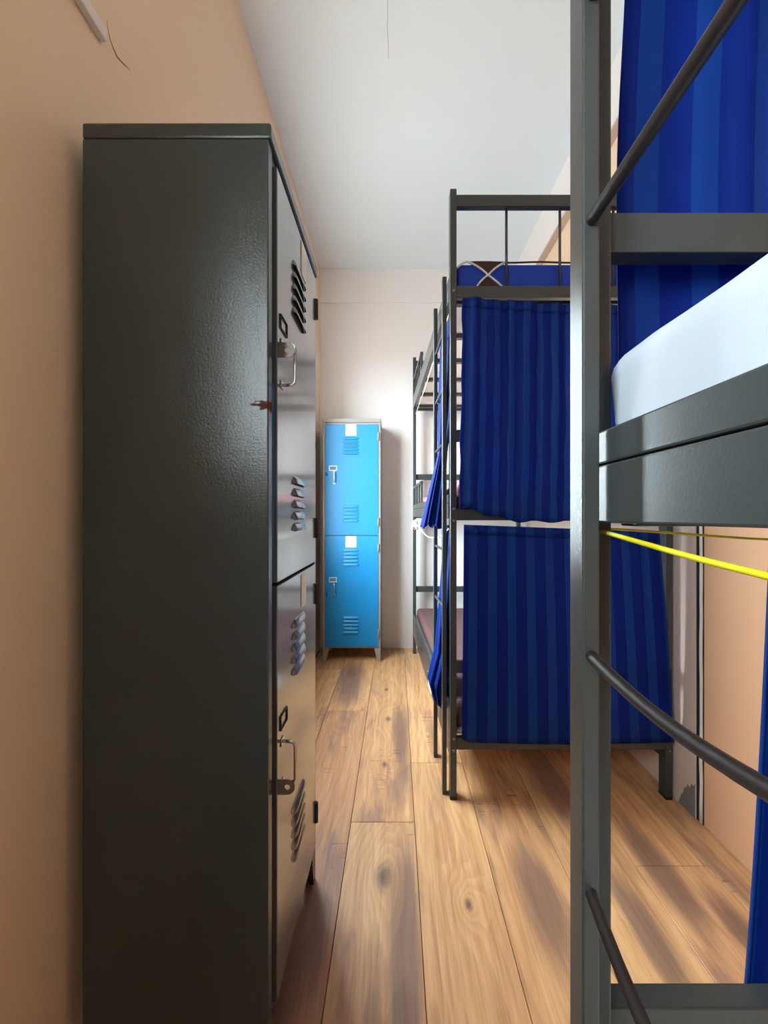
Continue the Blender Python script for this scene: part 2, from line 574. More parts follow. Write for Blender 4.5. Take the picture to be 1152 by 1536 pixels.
# ------------------------------------------------------------------ room shell
def build_room():
    T = 0.2
    # floor base with planks as children
    fl = struct('floor', MB().box((XL - T, YN - T, -0.06), (XR + 0.3, YF + T, -0.012)), M['dark_gap'])
    tag(fl, 'brown wood laminate floor of wide planks', None)
    PW = 0.229
    edges = [-0.849 + PW * i for i in range(0, 10)]
    rnd = random.Random(11)
    # a joint in y for each row (row i lies between edges[i] and edges[i+1])
    joint = {0: 0.6, 1: 1.15, 2: 2.336, 3: 1.486, 4: 1.843, 5: 0.55, 6: 2.55, 7: 1.3, 8: 0.2}
    plen = 1.82
    tones = {(3, 0): (0.93, 0.92, 0.9), (2, 0): (0.62, 0.58, 0.58)}
    for i in range(9):
        x0, x1 = edges[i], edges[i + 1]
        x0c, x1c = max(x0, XL), min(x1, XR + 0.012)
        if x1c - x0c < 0.02:
            continue
        k0 = math.floor((YN - joint[i]) / plen)
        y = joint[i] + k0 * plen
        while y < YF:
            ya, yb = max(y, YN), min(y + plen, YF)
            if yb - ya > 0.02:
                xc, yc = (x0c + x1c) / 2, (ya + yb) / 2
                tn = rnd.uniform(0.9, 1.08)
                tone = (tn * rnd.uniform(0.97, 1.03), tn, tn * rnd.uniform(0.95, 1.05))
                knots, patches = [], []
                if i == 2 and ya < 1.5 < yb:
                    tone = (0.86, 0.80, 0.80)
                    patches = [(0.0, 1.05 - yc, 0.16, 0.42)]
                if i == 2 and ya > 2.0:
                    patches = [(-0.03, 2.75 - yc, 0.12, 0.5)]
                if i == 3 and ya < 1.2 < yb:
                    knots = [(-0.038 - xc, 1.262 - yc, 0.030)]
                    patches = [(0.07, 1.0 - yc, 0.05, 0.45)]
                if i == 3 and ya < 2.2 < yb:
                    knots = [(-0.043 - xc, 2.24 - yc, 0.017), (-0.06 - xc, 2.62 - yc, 0.014), (-0.05 - xc, 1.83 - yc, 0.014)]
                    patches = [(0.07, 2.1 - yc, 0.05, 0.4)]
                if i == 4 and ya < 1.2 < yb:
                    knots = [(0.205 - xc, 1.17 - yc, 0.012)]
                if i == 5 and ya < 1.2 < yb:
                    patches = [(0.01, 1.20 - yc, 0.075, 0.26)]
                if i == 6 and ya < 1.2 < yb:
                    patches = [(0.03, 1.08 - yc, 0.05, 0.24), (0.0, 1.7 - yc, 0.09, 0.3)]
                if i == 7:
                    patches = [(-0.05, 1.30 - yc, 0.06, 0.30), (0.05, 1.1 - yc, 0.04, 0.15)]
                g = 0.0009
                mb = MB().box((x0c + g, ya + g, -0.012), (x1c - g, yb - g, 0.0), 0.0011, seg=1)
                mb.build('plank', wood_mat(i, tone, knots, patches, rnd), fl, origin=(xc, yc, 0))
            y += plen
    struct('ceiling', MB().box((XL - T, YN - T, ZC), (XR + 0.3, YF + T, ZC + 0.15)), M['ceiling'])
    struct('wall_far', MB().box((XL - T, YF, -0.06), (XR + 0.3, YF + T, ZC)), M['wall_white'])
    struct('wall_near', MB().box((XL - T, YN - T, -0.06), (XR + 0.3, YN, ZC)), M['wall_white'])
    # left wall with its two window openings
    mb = MB()
    ys = [YN]
    for (a, b, c, d) in sorted(WIN):
        ys += [a, b]
    ys.append(YF)
    for i in range(0, len(ys), 2):
        mb.box((XL - T, ys[i], -0.06), (XL, ys[i + 1], ZC))
    for (a, b, c, d) in WIN:
        mb.box((XL - T, a, -0.06), (XL, b, c))
        mb.box((XL - T, a, d), (XL, b, ZC))
    struct('wall_left', mb, M['wall_tan'])
    for n, (a, b, c, d) in enumerate(WIN):
        w = empty('window_%d' % (n + 1), (XL, (a + b) / 2, c))
        tag(w, kind='structure')
        yc = (a + b) / 2
        h = d - c
        hw = (b - a) / 2

        def bar(nm, y0, y1, z0, z1, x0=-0.15, x1=-0.09, mat=M['win_frame']):
            MB().box((x0, y0, z0), (x1, y1, z1), 0.003 if mat is not M['glass'] else 0).build(nm, mat, w)
        bar('window_frame', -hw, -hw + 0.045, 0, h)
        bar('window_frame', hw - 0.045, hw, 0, h)
        bar('window_frame', -hw + 0.045, hw - 0.045, 0, 0.045)
        bar('window_frame', -hw + 0.045, hw - 0.045, h - 0.045, h)
        bar('mullion', -0.02, 0.02, 0.045, h - 0.045)
        bar('pane', -hw + 0.045, -0.02, 0.045, h - 0.045, -0.123, -0.118, M['glass'])
        bar('pane', 0.02, hw - 0.045, 0.045, h - 0.045, -0.123, -0.118, M['glass'])
        bar('window_sill', -hw, hw, -0.0, 0.02, -0.09, 0.0)
    # right wall: pale far stretch, an open joint, orange near stretch
    struct('wall_right', MB().box((XR, 1.502, -0.06), (XR + T, YF, ZC)), M['wall_peach'])
    o = struct('wall_right_near', MB().box((XR + 0.008, YN, -0.06), (XR + T, 1.470, ZC)), M['orange'])
    g = struct('trim_1', MB().box((XR + 0.004, 1.470, 0), (XR + T, 1.502, 2.87)), M['dark_gap'])
    bead = MB()
    pts = []
    rr = random.Random(3)
    for i in range(40):
        z = 0.002 + i / 39 * 2.86
        pts.append((XR + 0.004 + rr.uniform(-0.0012, 0.0012), 1.4775 + rr.uniform(-0.0012, 0.0012), z))
    bead.tube(pts, 0.0065, 6)
    struct('trim_2', bead, M['white_plastic'])
    # bare concrete patch at the foot of the pale stretch
    pm = MB()
    poly = [(1.503, 0.0), (1.59, 0.0), (1.582, 0.02), (1.573, 0.045), (1.566, 0.05), (1.558, 0.08), (1.55, 0.078), (1.542, 0.10), (1.53, 0.092), (1.52, 0.115), (1.512, 0.11), (1.503, 0.125)]
    pm.prism(poly, 'x', XR - 0.0015, XR + 0.001)
    struct('trim_3', pm, M['concrete'])
    # ceiling beams: along the right wall and over the far wall
    bx = 0.982
    struct('trim_4', MB().box((bx, YN, 2.872), (XR + T, YF, ZC)), M['wall_white'])
    struct('trim_5', MB().box((bx + 0.004, YN, 2.864), (1.03, YF - 0.001, 2.872)), M['trim_tan'])
    struct('trim_6', MB().box((1.03, YN, 2.45), (XR + 0.01, YF - 0.001, 2.872)), M['orange_pale'])
    struct('trim_7', MB().box((XL + 0.001, YF - 0.018, 2.872), (bx, YF, ZC)), M['wall_white'])
    # shallow crack in the ceiling paint
    cr = MB()
    rr = random.Random(5)
    pts = [(-0.035 + 0.02 * 0 + rr.uniform(-0.002, 0.002), 1.55 + 0.3 * i / 10, ZC - 0.0003) for i in range(11)]
    cr.tube(pts, 0.0012, 5)
    struct('trim_8', cr, M['trim_tan'])


build_room()


# ------------------------------------------------------------------ wall conduit
cd = MB().box((XL, -0.9, 2.112), (XL + 0.016, 0.884, 2.14), 0.003)
cdo = cd.build('cable_conduit', M['white_plastic'])
tag(cdo, 'white plastic cable conduit ending high on the tan wall above the dark locker', 'conduit')
sc = MB()
scr_pts = []
for (a, b) in ((0.904, 1.085), (0.908, 1.070), (0.915, 1.054), (0.925, 1.046), (0.9367, 1.041), (0.958, 1.049), (0.9836, 1.061)):
    scr_pts.append((XL + 0.0004, a, CAM_Z + b))
sc.tube(scr_pts, [0.0003, 0.0005, 0.0009, 0.0014, 0.0018, 0.0015, 0.0004], 6)
struct('trim_9', sc, M['wall_scuff'])


# ------------------------------------------------------------------ lockers
def louver(width, mat, parent, loc):
    """pressed hood, open at the bottom, standing out of the door skin (front is -y)"""
    mb = MB()
    w, h, d = width / 2, 0.018, 0.0075
    # dark slot under the lip
    mb.box((-w + 0.006, -0.0012, -0.002), (w - 0.006, 0.0005, 0.005), mi=1)
    prof = [(0.0, h), (-0.003, h * 0.85), (-d * 0.9, h * 0.4), (-d, 0.0015), (-d, 0.0)]
    xs = [(-w - 0.006, 0.0), (-w, 0.75), (-w + 0.008, 1.0), (w - 0.008, 1.0), (w, 0.75), (w + 0.006, 0.0)]
    vs = [[mb.bm.verts.new((x, y * s - 0.0004, 0.0015 + (z - 0.0015) * (0.5 + 0.5 * s))) for (y, z) in prof] for (x, s) in xs]
    for i in range(len(xs) - 1):
        for j in range(len(prof) - 1):
            f = mb.bm.faces.new((vs[i][j], vs[i + 1][j], vs[i + 1][j + 1], vs[i][j + 1]))
            f.smooth = True
    o = mb.build('louver', [mat, M['slot']], parent, recalc=False)
    o.location = loc
    return o


def make_locker(name, label, loc, rz, W, D, H, foot, body_mat, door_mat, dark):
    root = empty(name, loc, rz)
    tag(root, label, 'locker')
    t = 0.018 if not dark else 0.025
    # local: x 0..W to the right as one faces it, y 0 (front) .. D (back), z up
    body = MB()
    body.box((0, 0.0, foot), (t, D, H - 0.03), 0.0025)
    body.box((W - t, 0.0, foot), (W, D, H - 0.03), 0.0025)
    body.box((t, D - 0.01, foot), (W - t, D, H - 0.03))
    body.box((t, 0.003, foot), (W - t, D - 0.01, foot + 0.035), 0.002)
    zs = foot + (H - 0.03 - foot) * 0.5 - 0.002
    body.box((t, 0.02, zs - 0.01), (W - t, D - 0.01, zs + 0.01))
    body.box((t, 0.003, H - 0.056), (W - t, D - 0.01, H - 0.03), 0.002)
    body.build('body', body_mat, root)
    MB().box((-0.001, -0.005, H - 0.03), (W + 0.001, D, H), 0.004).build('top_cap', body_mat, root)
    # tapered sheet feet
    for fx in (0, 1):
        for fy in (0.0, D - 0.05):
            mb = MB()
            if fx == 0:
                mb.prism([(0.001, foot), (0.05, foot), (0.024, 0), (0.001, 0)], 'y', fy + 0.001, fy + 0.012)
                mb.box((0.001, fy + 0.012, 0), (0.012, fy + 0.045, foot))
            else:
                mb.prism([(W - 0.05, foot), (W - 0.001, foot), (W - 0.001, 0), (W - 0.024, 0)], 'y', fy + 0.001, fy + 0.012)
                mb.box((W - 0.012, fy + 0.012, 0), (W - 0.001, fy + 0.045, foot))
            mb.build('foot', body_mat, root)
    dx0, dx1 = t + (0.001 if not dark else 0.020), W - t - 0.001
    if dark:
        MB().box((t, 0.008, foot), (dx0 + 0.004, 0.02, H - 0.03)).build('jamb', M['hinge'], root)
    doors = [(zs + 0.003, H - 0.046, 'upper'), (foot + 0.012, zs - 0.003, 'lower')]
    for (z0, z1, which) in doors:
        dh = z1 - z0
        d = MB().box((dx0, -0.004, z0), (dx1, 0.016, z1), 0.002).build('door', door_mat, root)
        if dark:
            MB().box((dx0 - 0.009, 0.002, z0 + 0.01), (dx0 - 0.0005, 0.0078, z0 + 0.40), 0.001).build(
                'edge_strip', M['door_edge_blue'] if which == 'upper' else M['hinge'], d)
        xm = (dx0 + dx1) / 2 + (-0.005 if not dark else -0.012)
        for base in ((z1 - 0.105, z0 + 0.115) if not dark else (z1 - 0.112, z0 + (0.115 if which == 'upper' else 0.19))):
            for k in range(5):
                zz = base - k * 0.0275 + (0.105 if base < (z0 + z1) / 2 else 0.0)
                louver(0.108, door_mat, d, (xm, -0.004, zz - 0.009))
        # number card near the top edge
        cw, ch = 0.080, 0.084
        pc = MB().box((-cw / 2, -0.0007, -ch / 2), (cw / 2, 0.0007, ch / 2)).build(
            'number_card', M['num_one'] if which == 'upper' else M['num_zero'], d)
        pc.location = (xm, -0.0052, z1 - ch / 2 - (0.002 if which == 'lower' else 0.001))
        if dark:
            pc.scale = (0.62, 1, 1.0)
            pc.location = (xm + 0.05, -0.0052, z1 - ch / 2 - 0.008)
        # card holder frame
        hx, hz = dx0 + 0.06, (z0 + dh * 0.605 if not dark else z0 + dh * 0.53 + (0.094 if which == 'upper' else 0.106))
        if dark:
            hx = dx0 + 0.046
        hm = M['holder'] if not dark else M['holder_dark']
        fr = MB()
        ow, oh, b = 0.030, 0.019, 0.006
        if dark:
            ow, oh = 0.026, 0.015
        if dark:
            b = 0.0022
        fr.box((-ow, -0.003, oh - b), (ow, 0, oh), 0.0005)
        fr.box((-ow, -0.003, -oh), (ow, 0, -oh + b), 0.0005)
        fr.box((-ow, -0.003, -oh + b), (-ow + b, 0, oh - b), 0.0005)
        fr.box((ow - b, -0.003, -oh + b), (ow, 0, oh - b), 0.0005)
        fo = fr.build('card_holder', hm, d)
        fo.location = (hx, -0.004, hz)
        if not dark:
            co = MB().box((-ow + b, -0.001, -oh + b), (ow - b, 0, oh - b)).build('card', M['card'], d)
            co.location = (hx, -0.004, hz)
        # D pull handle
        hh = 0.088 if not dark else 0.088
        px = hx + (0.012 if not dark else -0.012)
        zt = hz - 0.024 if not dark else hz - 0.042
        pj = 0.032
        hb = MB()
        pts = [(px, -0.004, zt), (px, -pj + 0.008, zt - 0.001), (px, -pj + 0.002, zt - 0.004), (px, -pj, zt - 0.011),
               (px, -pj, zt - hh + 0.011), (px, -pj + 0.002, zt - hh + 0.004), (px, -pj + 0.008, zt - hh + 0.001), (px, -0.004, zt - hh)]
        hb.tube(pts, 0.0048 if not dark else 0.0034, 8)
        hb.box((px - 0.010, -0.0065, zt - 0.008), (px + 0.010, -0.004, zt + 0.008), 0.001)
        hb.box((px - 0.010, -0.0065, zt - hh - 0.008), (px + 0.010, -0.004, zt - hh + 0.008), 0.001)
        hb.build('handle', M['chrome'], d)
        # hasp tab with a hole at the opening edge
        tb = MB()
        tz = (zt - 0.022) if which == 'upper' else (zt - hh + 0.005)
        n = 22
        ro, ri = 0.0155, 0.0055
        tx = dx0 + 0.012
        ring_o, ring_i = [], []
        for sgn in (0, 1):
            oo, ii = [], []
            for k in range(n):
                a = 2 * math.pi * k / n
                # the plate stands out from the door: lies in the y-z plane, rounded at its outer end
                oy, oz = math.cos(a) * ro, math.sin(a) * ro
                if oy > 0:
                    oy, oz = ro * 1.25, max(-ro, min(ro, oz * 1.5))
                oo.append(tb.bm.verts.new((tx + sgn * 0.0022, -0.021 + oy, tz + oz)))
                ii.append(tb.bm.verts.new((tx + sgn * 0.0022, -0.021 + math.cos(a) * ri, tz + math.sin(a) * ri)))
            ring_o.append(oo)
            ring_i.append(ii)
        for k in range(n):
            k2 = (k + 1) % n
            for s in (0, 1):
                tb.bm.faces.new((ring_o[s][k], ring_o[s][k2], ring_i[s][k2], ring_i[s][k]))
            tb.bm.faces.new((ring_o[0][k], ring_o[1][k], ring_o[1][k2], ring_o[0][k2]))
            tb.bm.faces.new((ring_i[0][k], ring_i[1][k], ring_i[1][k2], ring_i[0][k2]))
        bmesh.ops.remove_doubles(tb.bm, verts=tb.bm.verts, dist=1e-6)
        tb.build('hasp_tab', M['steel_tab'] if dark else M['holder_dark'], d)
        # hinges at the other edge
        for hz2 in (z1 - 0.09, z0 + 0.10):
            hm2 = MB()
            hm2.box((dx1 - 0.004, -0.008, hz2 - 0.03), (dx1 + 0.009, -0.0005, hz2 + 0.03), 0.001)
            hm2.tube([(dx1 + 0.0025, -0.008, hz2 - 0.03), (dx1 + 0.0025, -0.008, hz2 + 0.03)], 0.004, 8)
            hm2.build('hinge', M['hinge'] if dark else body_mat, d)
    return root


near_locker = make_locker('metal_locker', 'tall dark grey two-door steel locker standing closest on the left against the tan wall',
                          (-0.244, 0.790, 0), math.radians(90), 0.466, 0.356, 1.852, 0.105, M['locker_dark'], M['door_dark'], True)
far_locker = make_locker('metal_locker', 'bright blue two-door steel locker with taupe frame against the far white wall',
                         (-0.555, 3.128, 0), 0.0, 0.439, 0.300, 1.838, 0.10, M['locker_taupe'], M['door_blue'], False)


# ------------------------------------------------------------------ bunk beds
REL = CAM_Z
RUNGS = [0.735, 0.510, 0.290, -0.135, -0.365, -0.605]


class Bed:
    def __init__(self, label, x0, y0, W, L, skew, ladder_far, head=(1.247, 0.335, -0.565), post_top=1.268, lad_y=None, mid_top=0.028):
        self.root = empty('bunk_bed', (x0 + W / 2, y0 + L / 2, 0))
        tag(self.root, label, 'bunk bed', 'triple bunk beds along the right wall')
        self.x0, self.y0, self.W, self.L, self.skew = x0, y0, W, L, skew
        c = self.root.location
        self.off = Vector((c.x, c.y, 0))
        P = self.P
        pw, pd = 0.025, 0.046
        bp = M['bed_paint']
        # posts
        posts = {}
        for u in (0, 1):
            for v in (0, 1):
                uu = pw / 2 if u == 0 else W - pw / 2
                vv = pd / 2 if v == 0 else L - pd / 2
                a, b = P(uu, vv, -REL + 0.012), P(uu, vv, post_top)
                mb = MB().beam(a, b, pw, pd, 0.0025)
                po = mb.build('post', bp, self.root)
                posts[(u, v)] = po
                q = P(uu, vv, -REL)
                MB().box((q.x - pw / 2 - 0.001, q.y - pd / 2 - 0.001, 0), (q.x + pw / 2 + 0.001, q.y + pd / 2 + 0.001, 0.014), 0.002).build(
                    'foot_cap', M['foot_cap'], po)
                # joint line and bolts on the end faces
                sgn = -1 if v == 0 else 1
                for hb in (0.872, 0.028, -0.018, -0.862, -0.908):
                    q = P(uu, 0 if v == 0 else L, hb)
                    MB().tube([(q.x, q.y, q.z), (q.x, q.y + sgn * 0.0035, q.z)], 0.0055, 8).build('bolt', M['bolt'], po)
        # end frames
        rw, rh = 0.026, 0.045
        for v in (0, 1):
            vv = rw / 2 + 0.003 if v == 0 else L - rw / 2 - 0.003
            for top in (head[0], 0.893, head[1], mid_top, head[2], -0.862):
                MB().beam(P(pw, vv, top - rh / 2), P(W - pw, vv, top - rh / 2), rw, rh, 0.002).build('end_rail', bp, self.root)
            for k in range(1, 4):
                uu = pw / 2 + (W - pw) * k / 4
                for (z0, z1) in ((0.893, head[0] - rh),):
                    MB().tube([P(uu, vv, z0), P(uu, vv, z1)], 0.0055, 8).build('bar', bp, self.root)
        # side rails: a square tube on a deeper plate
        for dk in (0.865, 0.0, -0.865):
            for u in (0, 1):
                uu = 0.0125 if u == 0 else W - 0.0125
                MB().beam(P(uu, pd, dk + 0.0702), P(uu, L - pd, dk + 0.0702), 0.023, 0.034, 0.0022).build('side_rail', bp, self.root)
                ph = 0.059 if dk > -0.5 else 0.135
                MB().beam(P(uu, pd, dk + 0.052 - ph / 2), P(uu, L - pd, dk + 0.052 - ph / 2), 0.023, ph, 0.0022).build('side_rail', bp, self.root)
            n = 6
            for k in range(n):
                vv = 0.08 + (L - 0.16) * k / (n - 1)
                MB().beam(P(0.024, vv, dk + 0.001), P(W - 0.024, vv, dk + 0.001), 0.03, 0.022, 0.0015).build('slat', bp, self.root)
            mbd = MB()
            vs = [P(0.026, 0.03, 0), P(W - 0.026, 0.03, 0), P(W - 0.026, L - 0.03, 0), P(0.026, L - 0.03, 0)]
            mbd.prism([(q.x, q.y) for q in vs], 'z', REL + dk + 0.012, REL + dk + 0.020)
            mbd.build('deck_board', M['board'], self.root)
        # guard rails on the aisle side, at the end away from the ladder
        for dk in (0.865, 0.0):
            top = dk + 0.235
            va, vb = (0.045, 0.58) if ladder_far else (L - 0.58, L - 0.045)
            MB().beam(P(0.0125, va, top - 0.010), P(0.0125, vb, top - 0.010), 0.02, 0.02, 0.002).build('guard_rail', bp, self.root)
            step = (vb - va) / 3
            ends = [vb - 0.01, vb - 0.01 - step * 0.98, vb - 0.01 - 2 * step * 0.98] if ladder_far else [va + 0.01, va + 0.01 + step * 0.98, va + 0.01 + 2 * step * 0.98]
            for e in ends:
                MB().beam(P(0.0125, e, dk + 0.087), P(0.0125, e, top - 0.018), 0.016, 0.016, 0.002).build('guard_bar', bp, self.root)
        # ladder on the aisle side
        la, lb = lad_y
        lw, ld = 0.017, 0.031
        for yv in (la, lb):
            MB().beam(P(-0.0175, yv, -REL), P(-0.0175, yv, 0.945 if not ladder_far else 1.10), lw, ld, 0.002).build('ladder_rail', bp, self.root)
        self.lad = (la, lb)
        for i, h in enumerate(RUNGS):
            sag = 0.0
            if ladder_far:
                sag = {3: 0.012, 4: 0.030}.get(i, 0.0)
            pts = []
            for k in range(13):
                a = k / 12
                pts.append(P(-0.0175, la + (lb - la) * a, h - sag * math.sin(math.pi * min(1, a * 1.0))))
            MB().tube(pts, 0.0058, 10).build('rung', M['rung'] if ladder_far else bp, self.root)
        if not ladder_far:
            return

    def P(self, u, v, h):
        """bed coordinates to the bed's local space: u across, v along, h above the eye level"""
        x = self.x0 + u - self.skew * v
        return Vector((x, self.y0 + v, REL + h)) - self.off

    def Wd(self, u, v, h):
        return self.P(u, v, h) + self.off


bed_far = Bed('charcoal steel triple bunk bed whose end has two closed blue curtains',
              0.211, 1.600, 0.860, 1.745, 0.0436, False, lad_y=(0.045, 0.295))
bed_near = Bed('nearest charcoal steel bunk bed, at the right edge, with dark ladder rungs',
               0.209, -1.246, 0.860, 1.740, 0.0, True, head=(1.247, 0.342, -0.554), lad_y=(1.416, 1.6665), mid_top=0.042)
# the raised weld bead where the side rail meets the near bed's post
wb = MB()
rr = random.Random(4)
wb.tube([bed_near.P(-0.003 + rr.uniform(-0.001, 0.001), 1.694, 0.048 + 0.004 * i) for i in range(8)],
        [0.0015, 0.003, 0.0022, 0.0036, 0.0028, 0.0034, 0.002, 0.001], 7)
wb.build('weld_bead', M['chrome'], bed_near.root)


# ------------------------------------------------------------------ mattresses
def mattress(name, label, bed, u0, u1, v0, v1, z0, z1, mat, r=0.03, crown=0.01, seed=1, group=None, wrinkle=0.0):
    rnd = random.Random(seed)
    mb = MB()
    a = bed.Wd(u0, v0, z0)
    N = 44
    # rounded-box cross sections along v
    prof = []
    w = u1 - u0
    h = z1 - z0
    for (cx, cz, a0) in ((w - r, r, -90), (w - r, h - r, 0), (r, h - r, 90), (r, r, 180)):
        for k in range(10):
            t = math.radians(a0 + 90 * k / 9)
            prof.append((cx + r * math.cos(t), cz + r * math.sin(t)))
    # add points along the long top and sides
    dense = []
    for i in range(len(prof)):
        p, q = prof[i], prof[(i + 1) % len(prof)]
        L = math.hypot(q[0] - p[0], q[1] - p[1])
        n = max(1, int(L / 0.04))
        for k in range(n):
            dense.append((p[0] + (q[0] - p[0]) * k / n, p[1] + (q[1] - p[1]) * k / n))
    rings = []
    vs = []
    for i in range(8):
        vs.append(v0 + r * (1 - math.cos(math.pi / 2 * i / 7)))
    vs += [v0 + r + (v1 - v0 - 2 * r) * k / N for k in range(1, N)]
    for i in range(8):
        vs.append(v1 - r * (1 - math.cos(math.pi / 2 * (7 - i) / 7)))
    for v in vs:
        e = min(v - v0, v1 - v)
        ins = r - math.sqrt(max(0, r * r - (r - min(e, r)) ** 2))
        ring = []
        for (px, pz) in dense:
            sx = (px - w / 2) / (w / 2)
            x = w / 2 + (px - w / 2) * (1 - ins / (w / 2))
            z = pz
            z = h / 2 + (z - h / 2) * (1 - ins / (h / 2) * 0.9)
            if pz > h * 0.6:
                z += crown * (1 - sx * sx) * min(1, e / 0.1)
            if wrinkle:
                ww = math.sin(v * 61 + px * 23) * math.sin(v * 17 + px * 41) * wrinkle
                x += ww
                z += ww * 0.6
                if e < 0.12:
                    x += wrinkle * 1.5 * math.sin(pz * 95 + v * 40) * (1 - e / 0.12)
            q = bed.Wd(u0 + x, v, z0 + z)
            ring.append(mb.bm.verts.new(q))
        rings.append(ring)
    n = len(dense)
    for i in range(len(rings) - 1):
        for k in range(n):
            f = mb.bm.faces.new((rings[i][k], rings[i + 1][k], rings[i + 1][(k + 1) % n], rings[i][(k + 1) % n]))
            f.smooth = True
    mb.bm.faces.new(rings[0])
    mb.bm.faces.new(list(reversed(rings[-1])))
    c = bed.Wd((u0 + u1) / 2, (v0 + v1) / 2, z0)
    o = mb.build(name, mat, origin=c)
    tag(o, label, 'mattress', group)
    return o


mg = 'bunk mattresses'
m_top = mattress('mattress', 'blue mattress with dark brown patches and crossed white piping on the top bunk', bed_far,
                 0.028, 0.832, 0.032, 1.71, 0.886, 1.000, M['matt_blue'], 0.022, 0.004, group=mg)
m_mid = mattress('mattress', 'rose-brown mattress on the middle bunk behind the closed curtain', bed_far,
                 0.028, 0.832, 0.035, 1.71, 0.021, 0.130, M['rose_sheet'], 0.03, group=mg)
m_low = mattress('mattress', 'dark brown covered mattress on the lowest bunk near the far wall', bed_far,
                 0.028, 0.832, 0.035, 1.71, -0.844, -0.735, M['brown_sheet'], 0.028, group=mg)
m_near = mattress('mattress', 'mattress in a white fitted sheet on the nearest middle bunk', bed_near,
                  0.0255, 0.830, 0.035, 1.712, 0.021, 0.182, M['sheet'], 0.036, 0.008, group=mg, wrinkle=0.0045)

# the top mattress's brown lens patches and white piping on its near end
def mpt(u, h, out=0.0):
    q = bed_far.Wd(u, 0.032 - out, h) - m_top.location
    return q


def curve(p0, p1, p2, n=10):
    return [((1 - t) ** 2 * p0[0] + 2 * t * (1 - t) * p1[0] + t * t * p2[0], (1 - t) ** 2 * p0[1] + 2 * t * (1 - t) * p1[1] + t * t * p2[1])
            for t in [i / n for i in range(n + 1)]]


cx, cz = 0.153, 0.948
up_l = curve((0.075, 1.000), (0.115, 0.985), (cx, cz))
up_r = curve((cx, cz), (0.185, 0.985), (0.222, 0.998))
lo_l = curve((0.096, 0.880), (0.12, 0.930), (cx, cz))
lo_r = curve((cx, cz), (0.185, 0.925), (0.228, 0.885))
for poly in (up_l + up_r[1:], lo_l + lo_r[1:]):
    mb = MB()
    A = [mb.bm.verts.new(mpt(u, h, 0.0035)) for (u, h) in poly]
    B = [mb.bm.verts.new(mpt(u, h, -0.004)) for (u, h) in poly]
    n = len(poly)
    mb.bm.faces.new(A)
    mb.bm.faces.new(list(reversed(B)))
    for i in range(n):
        mb.bm.faces.new((A[i], A[(i + 1) % n], B[(i + 1) % n], B[i]))
    mb.build('brown_panel', M['matt_brown'], m_top)
left_hump = curve((0.030, 0.975), (0.05, 1.0), (0.075, 1.002))
for path in (left_hump[:-1] + up_l + lo_r[1:], list(reversed(up_r)) + list(reversed(lo_l))[1:]):
    MB().tube([mpt(u, h, 0.005) for (u, h) in path], 0.0042, 7).build('piping', M['piping'], m_top)
tp = MB()
tp.tube([mpt(0.075 + 0.72 * i / 20, 1.0015 + 0.0015 * math.sin(i), 0.0) for i in range(21)], 0.0035, 7)
tp.build('top_piping', M['matt_brown'], m_top)


# ------------------------------------------------------------------ curtains
def curtain(name, label, pos, cloth_w, cloth_h, nu, nv, hem=True, thick=0.0014, u_off=0.0, group='blue bunk curtains'):
    mb = MB()
    mb.grid(pos, nu, nv, uv=lambda u, v: (u_off + u * cloth_w, v * cloth_h))
    pts = [Vector(pos(u / 8, v / 8)) for u in range(9) for v in range(9)]
    c = Vector((sum(p.x for p in pts) / 81, sum(p.y for p in pts) / 81, min(p.z for p in pts)))
    o = mb.build(name, M['curtain'], recalc=False, origin=c)
    sm = o.modifiers.new('cloth_thickness', 'SOLIDIFY')
    sm.thickness = thick
    sm.offset = 0
    tag(o, label, 'curtain', group)
    if hem:
        hb = MB()
        n = nu
        rows = []
        for i in range(n + 1):
            u = i / n
            p0, p1 = Vector(pos(u, 1.0)), Vector(pos(u, 0.955))
            rows.append((p0, p1))
        d = Vector(pos(0.5, 0.5)) - Vector(pos(0.52, 0.5))
        for s in (1,):
            hb.grid(lambda u, v: rows[min(n, int(round(u * n)))][0].lerp(rows[min(n, int(round(u * n)))][1], v) + hem_dir * 0.0022, n, 2,
                    uv=lambda u, v: (u_off + u * cloth_w, cloth_h - v * 0.03))
        ho = hb.build('hem', M['curtain'], o, recalc=False)
        ho.data.transform(Matrix.Translation(-c))
        s2 = ho.modifiers.new('cloth_thickness', 'SOLIDIFY')
        s2.thickness = 0.0012
    return o


hem_dir = Vector((0, -1, 0))


def folds(s, seed):
    r = random.Random(seed)
    ph = [r.uniform(0, 6.28) for _ in range(4)]
    return (math.sin(s * 83 + ph[0] + 1.3 * math.sin(s * 19 + ph[1])) * 0.6 + math.sin(s * 37 + ph[2]) * 0.3 + math.sin(s * 141 + ph[3]) * 0.2)


# closed curtain of the far bed's middle bunk (hangs outside the end frame)
def c_mid(u, v):
    x = 0.255 - 0.014 * (1 - v) + u * (0.800 + 0.014 * (1 - v))
    top = 0.836 - 0.030 * math.sin(min(1.0, u * 1.25) * math.pi / 2)
    b0 = 0.026 if u < 0.06 else 0.026 - 0.048 * min(1, (u - 0.06) / 0.22) ** 0.8
    bot = b0 + 0.004 * math.sin(u * 40)
    h = bot + (top - bot) * v
    amp = 0.0055 + 0.005 * v
    y = 1.583 + amp * folds(u * 0.8, 3) - 0.012 * math.sin(math.pi * v)
    if v < 0.06:
        y -= 0.004
    return (x + 0.003 * folds(u * 0.8 + 0.3 * v, 8), y, CAM_Z + h)


curtain('bunk_curtain', 'blue curtain drawn closed across the end of the middle bunk', c_mid, 1.18, 0.85, 220, 30)


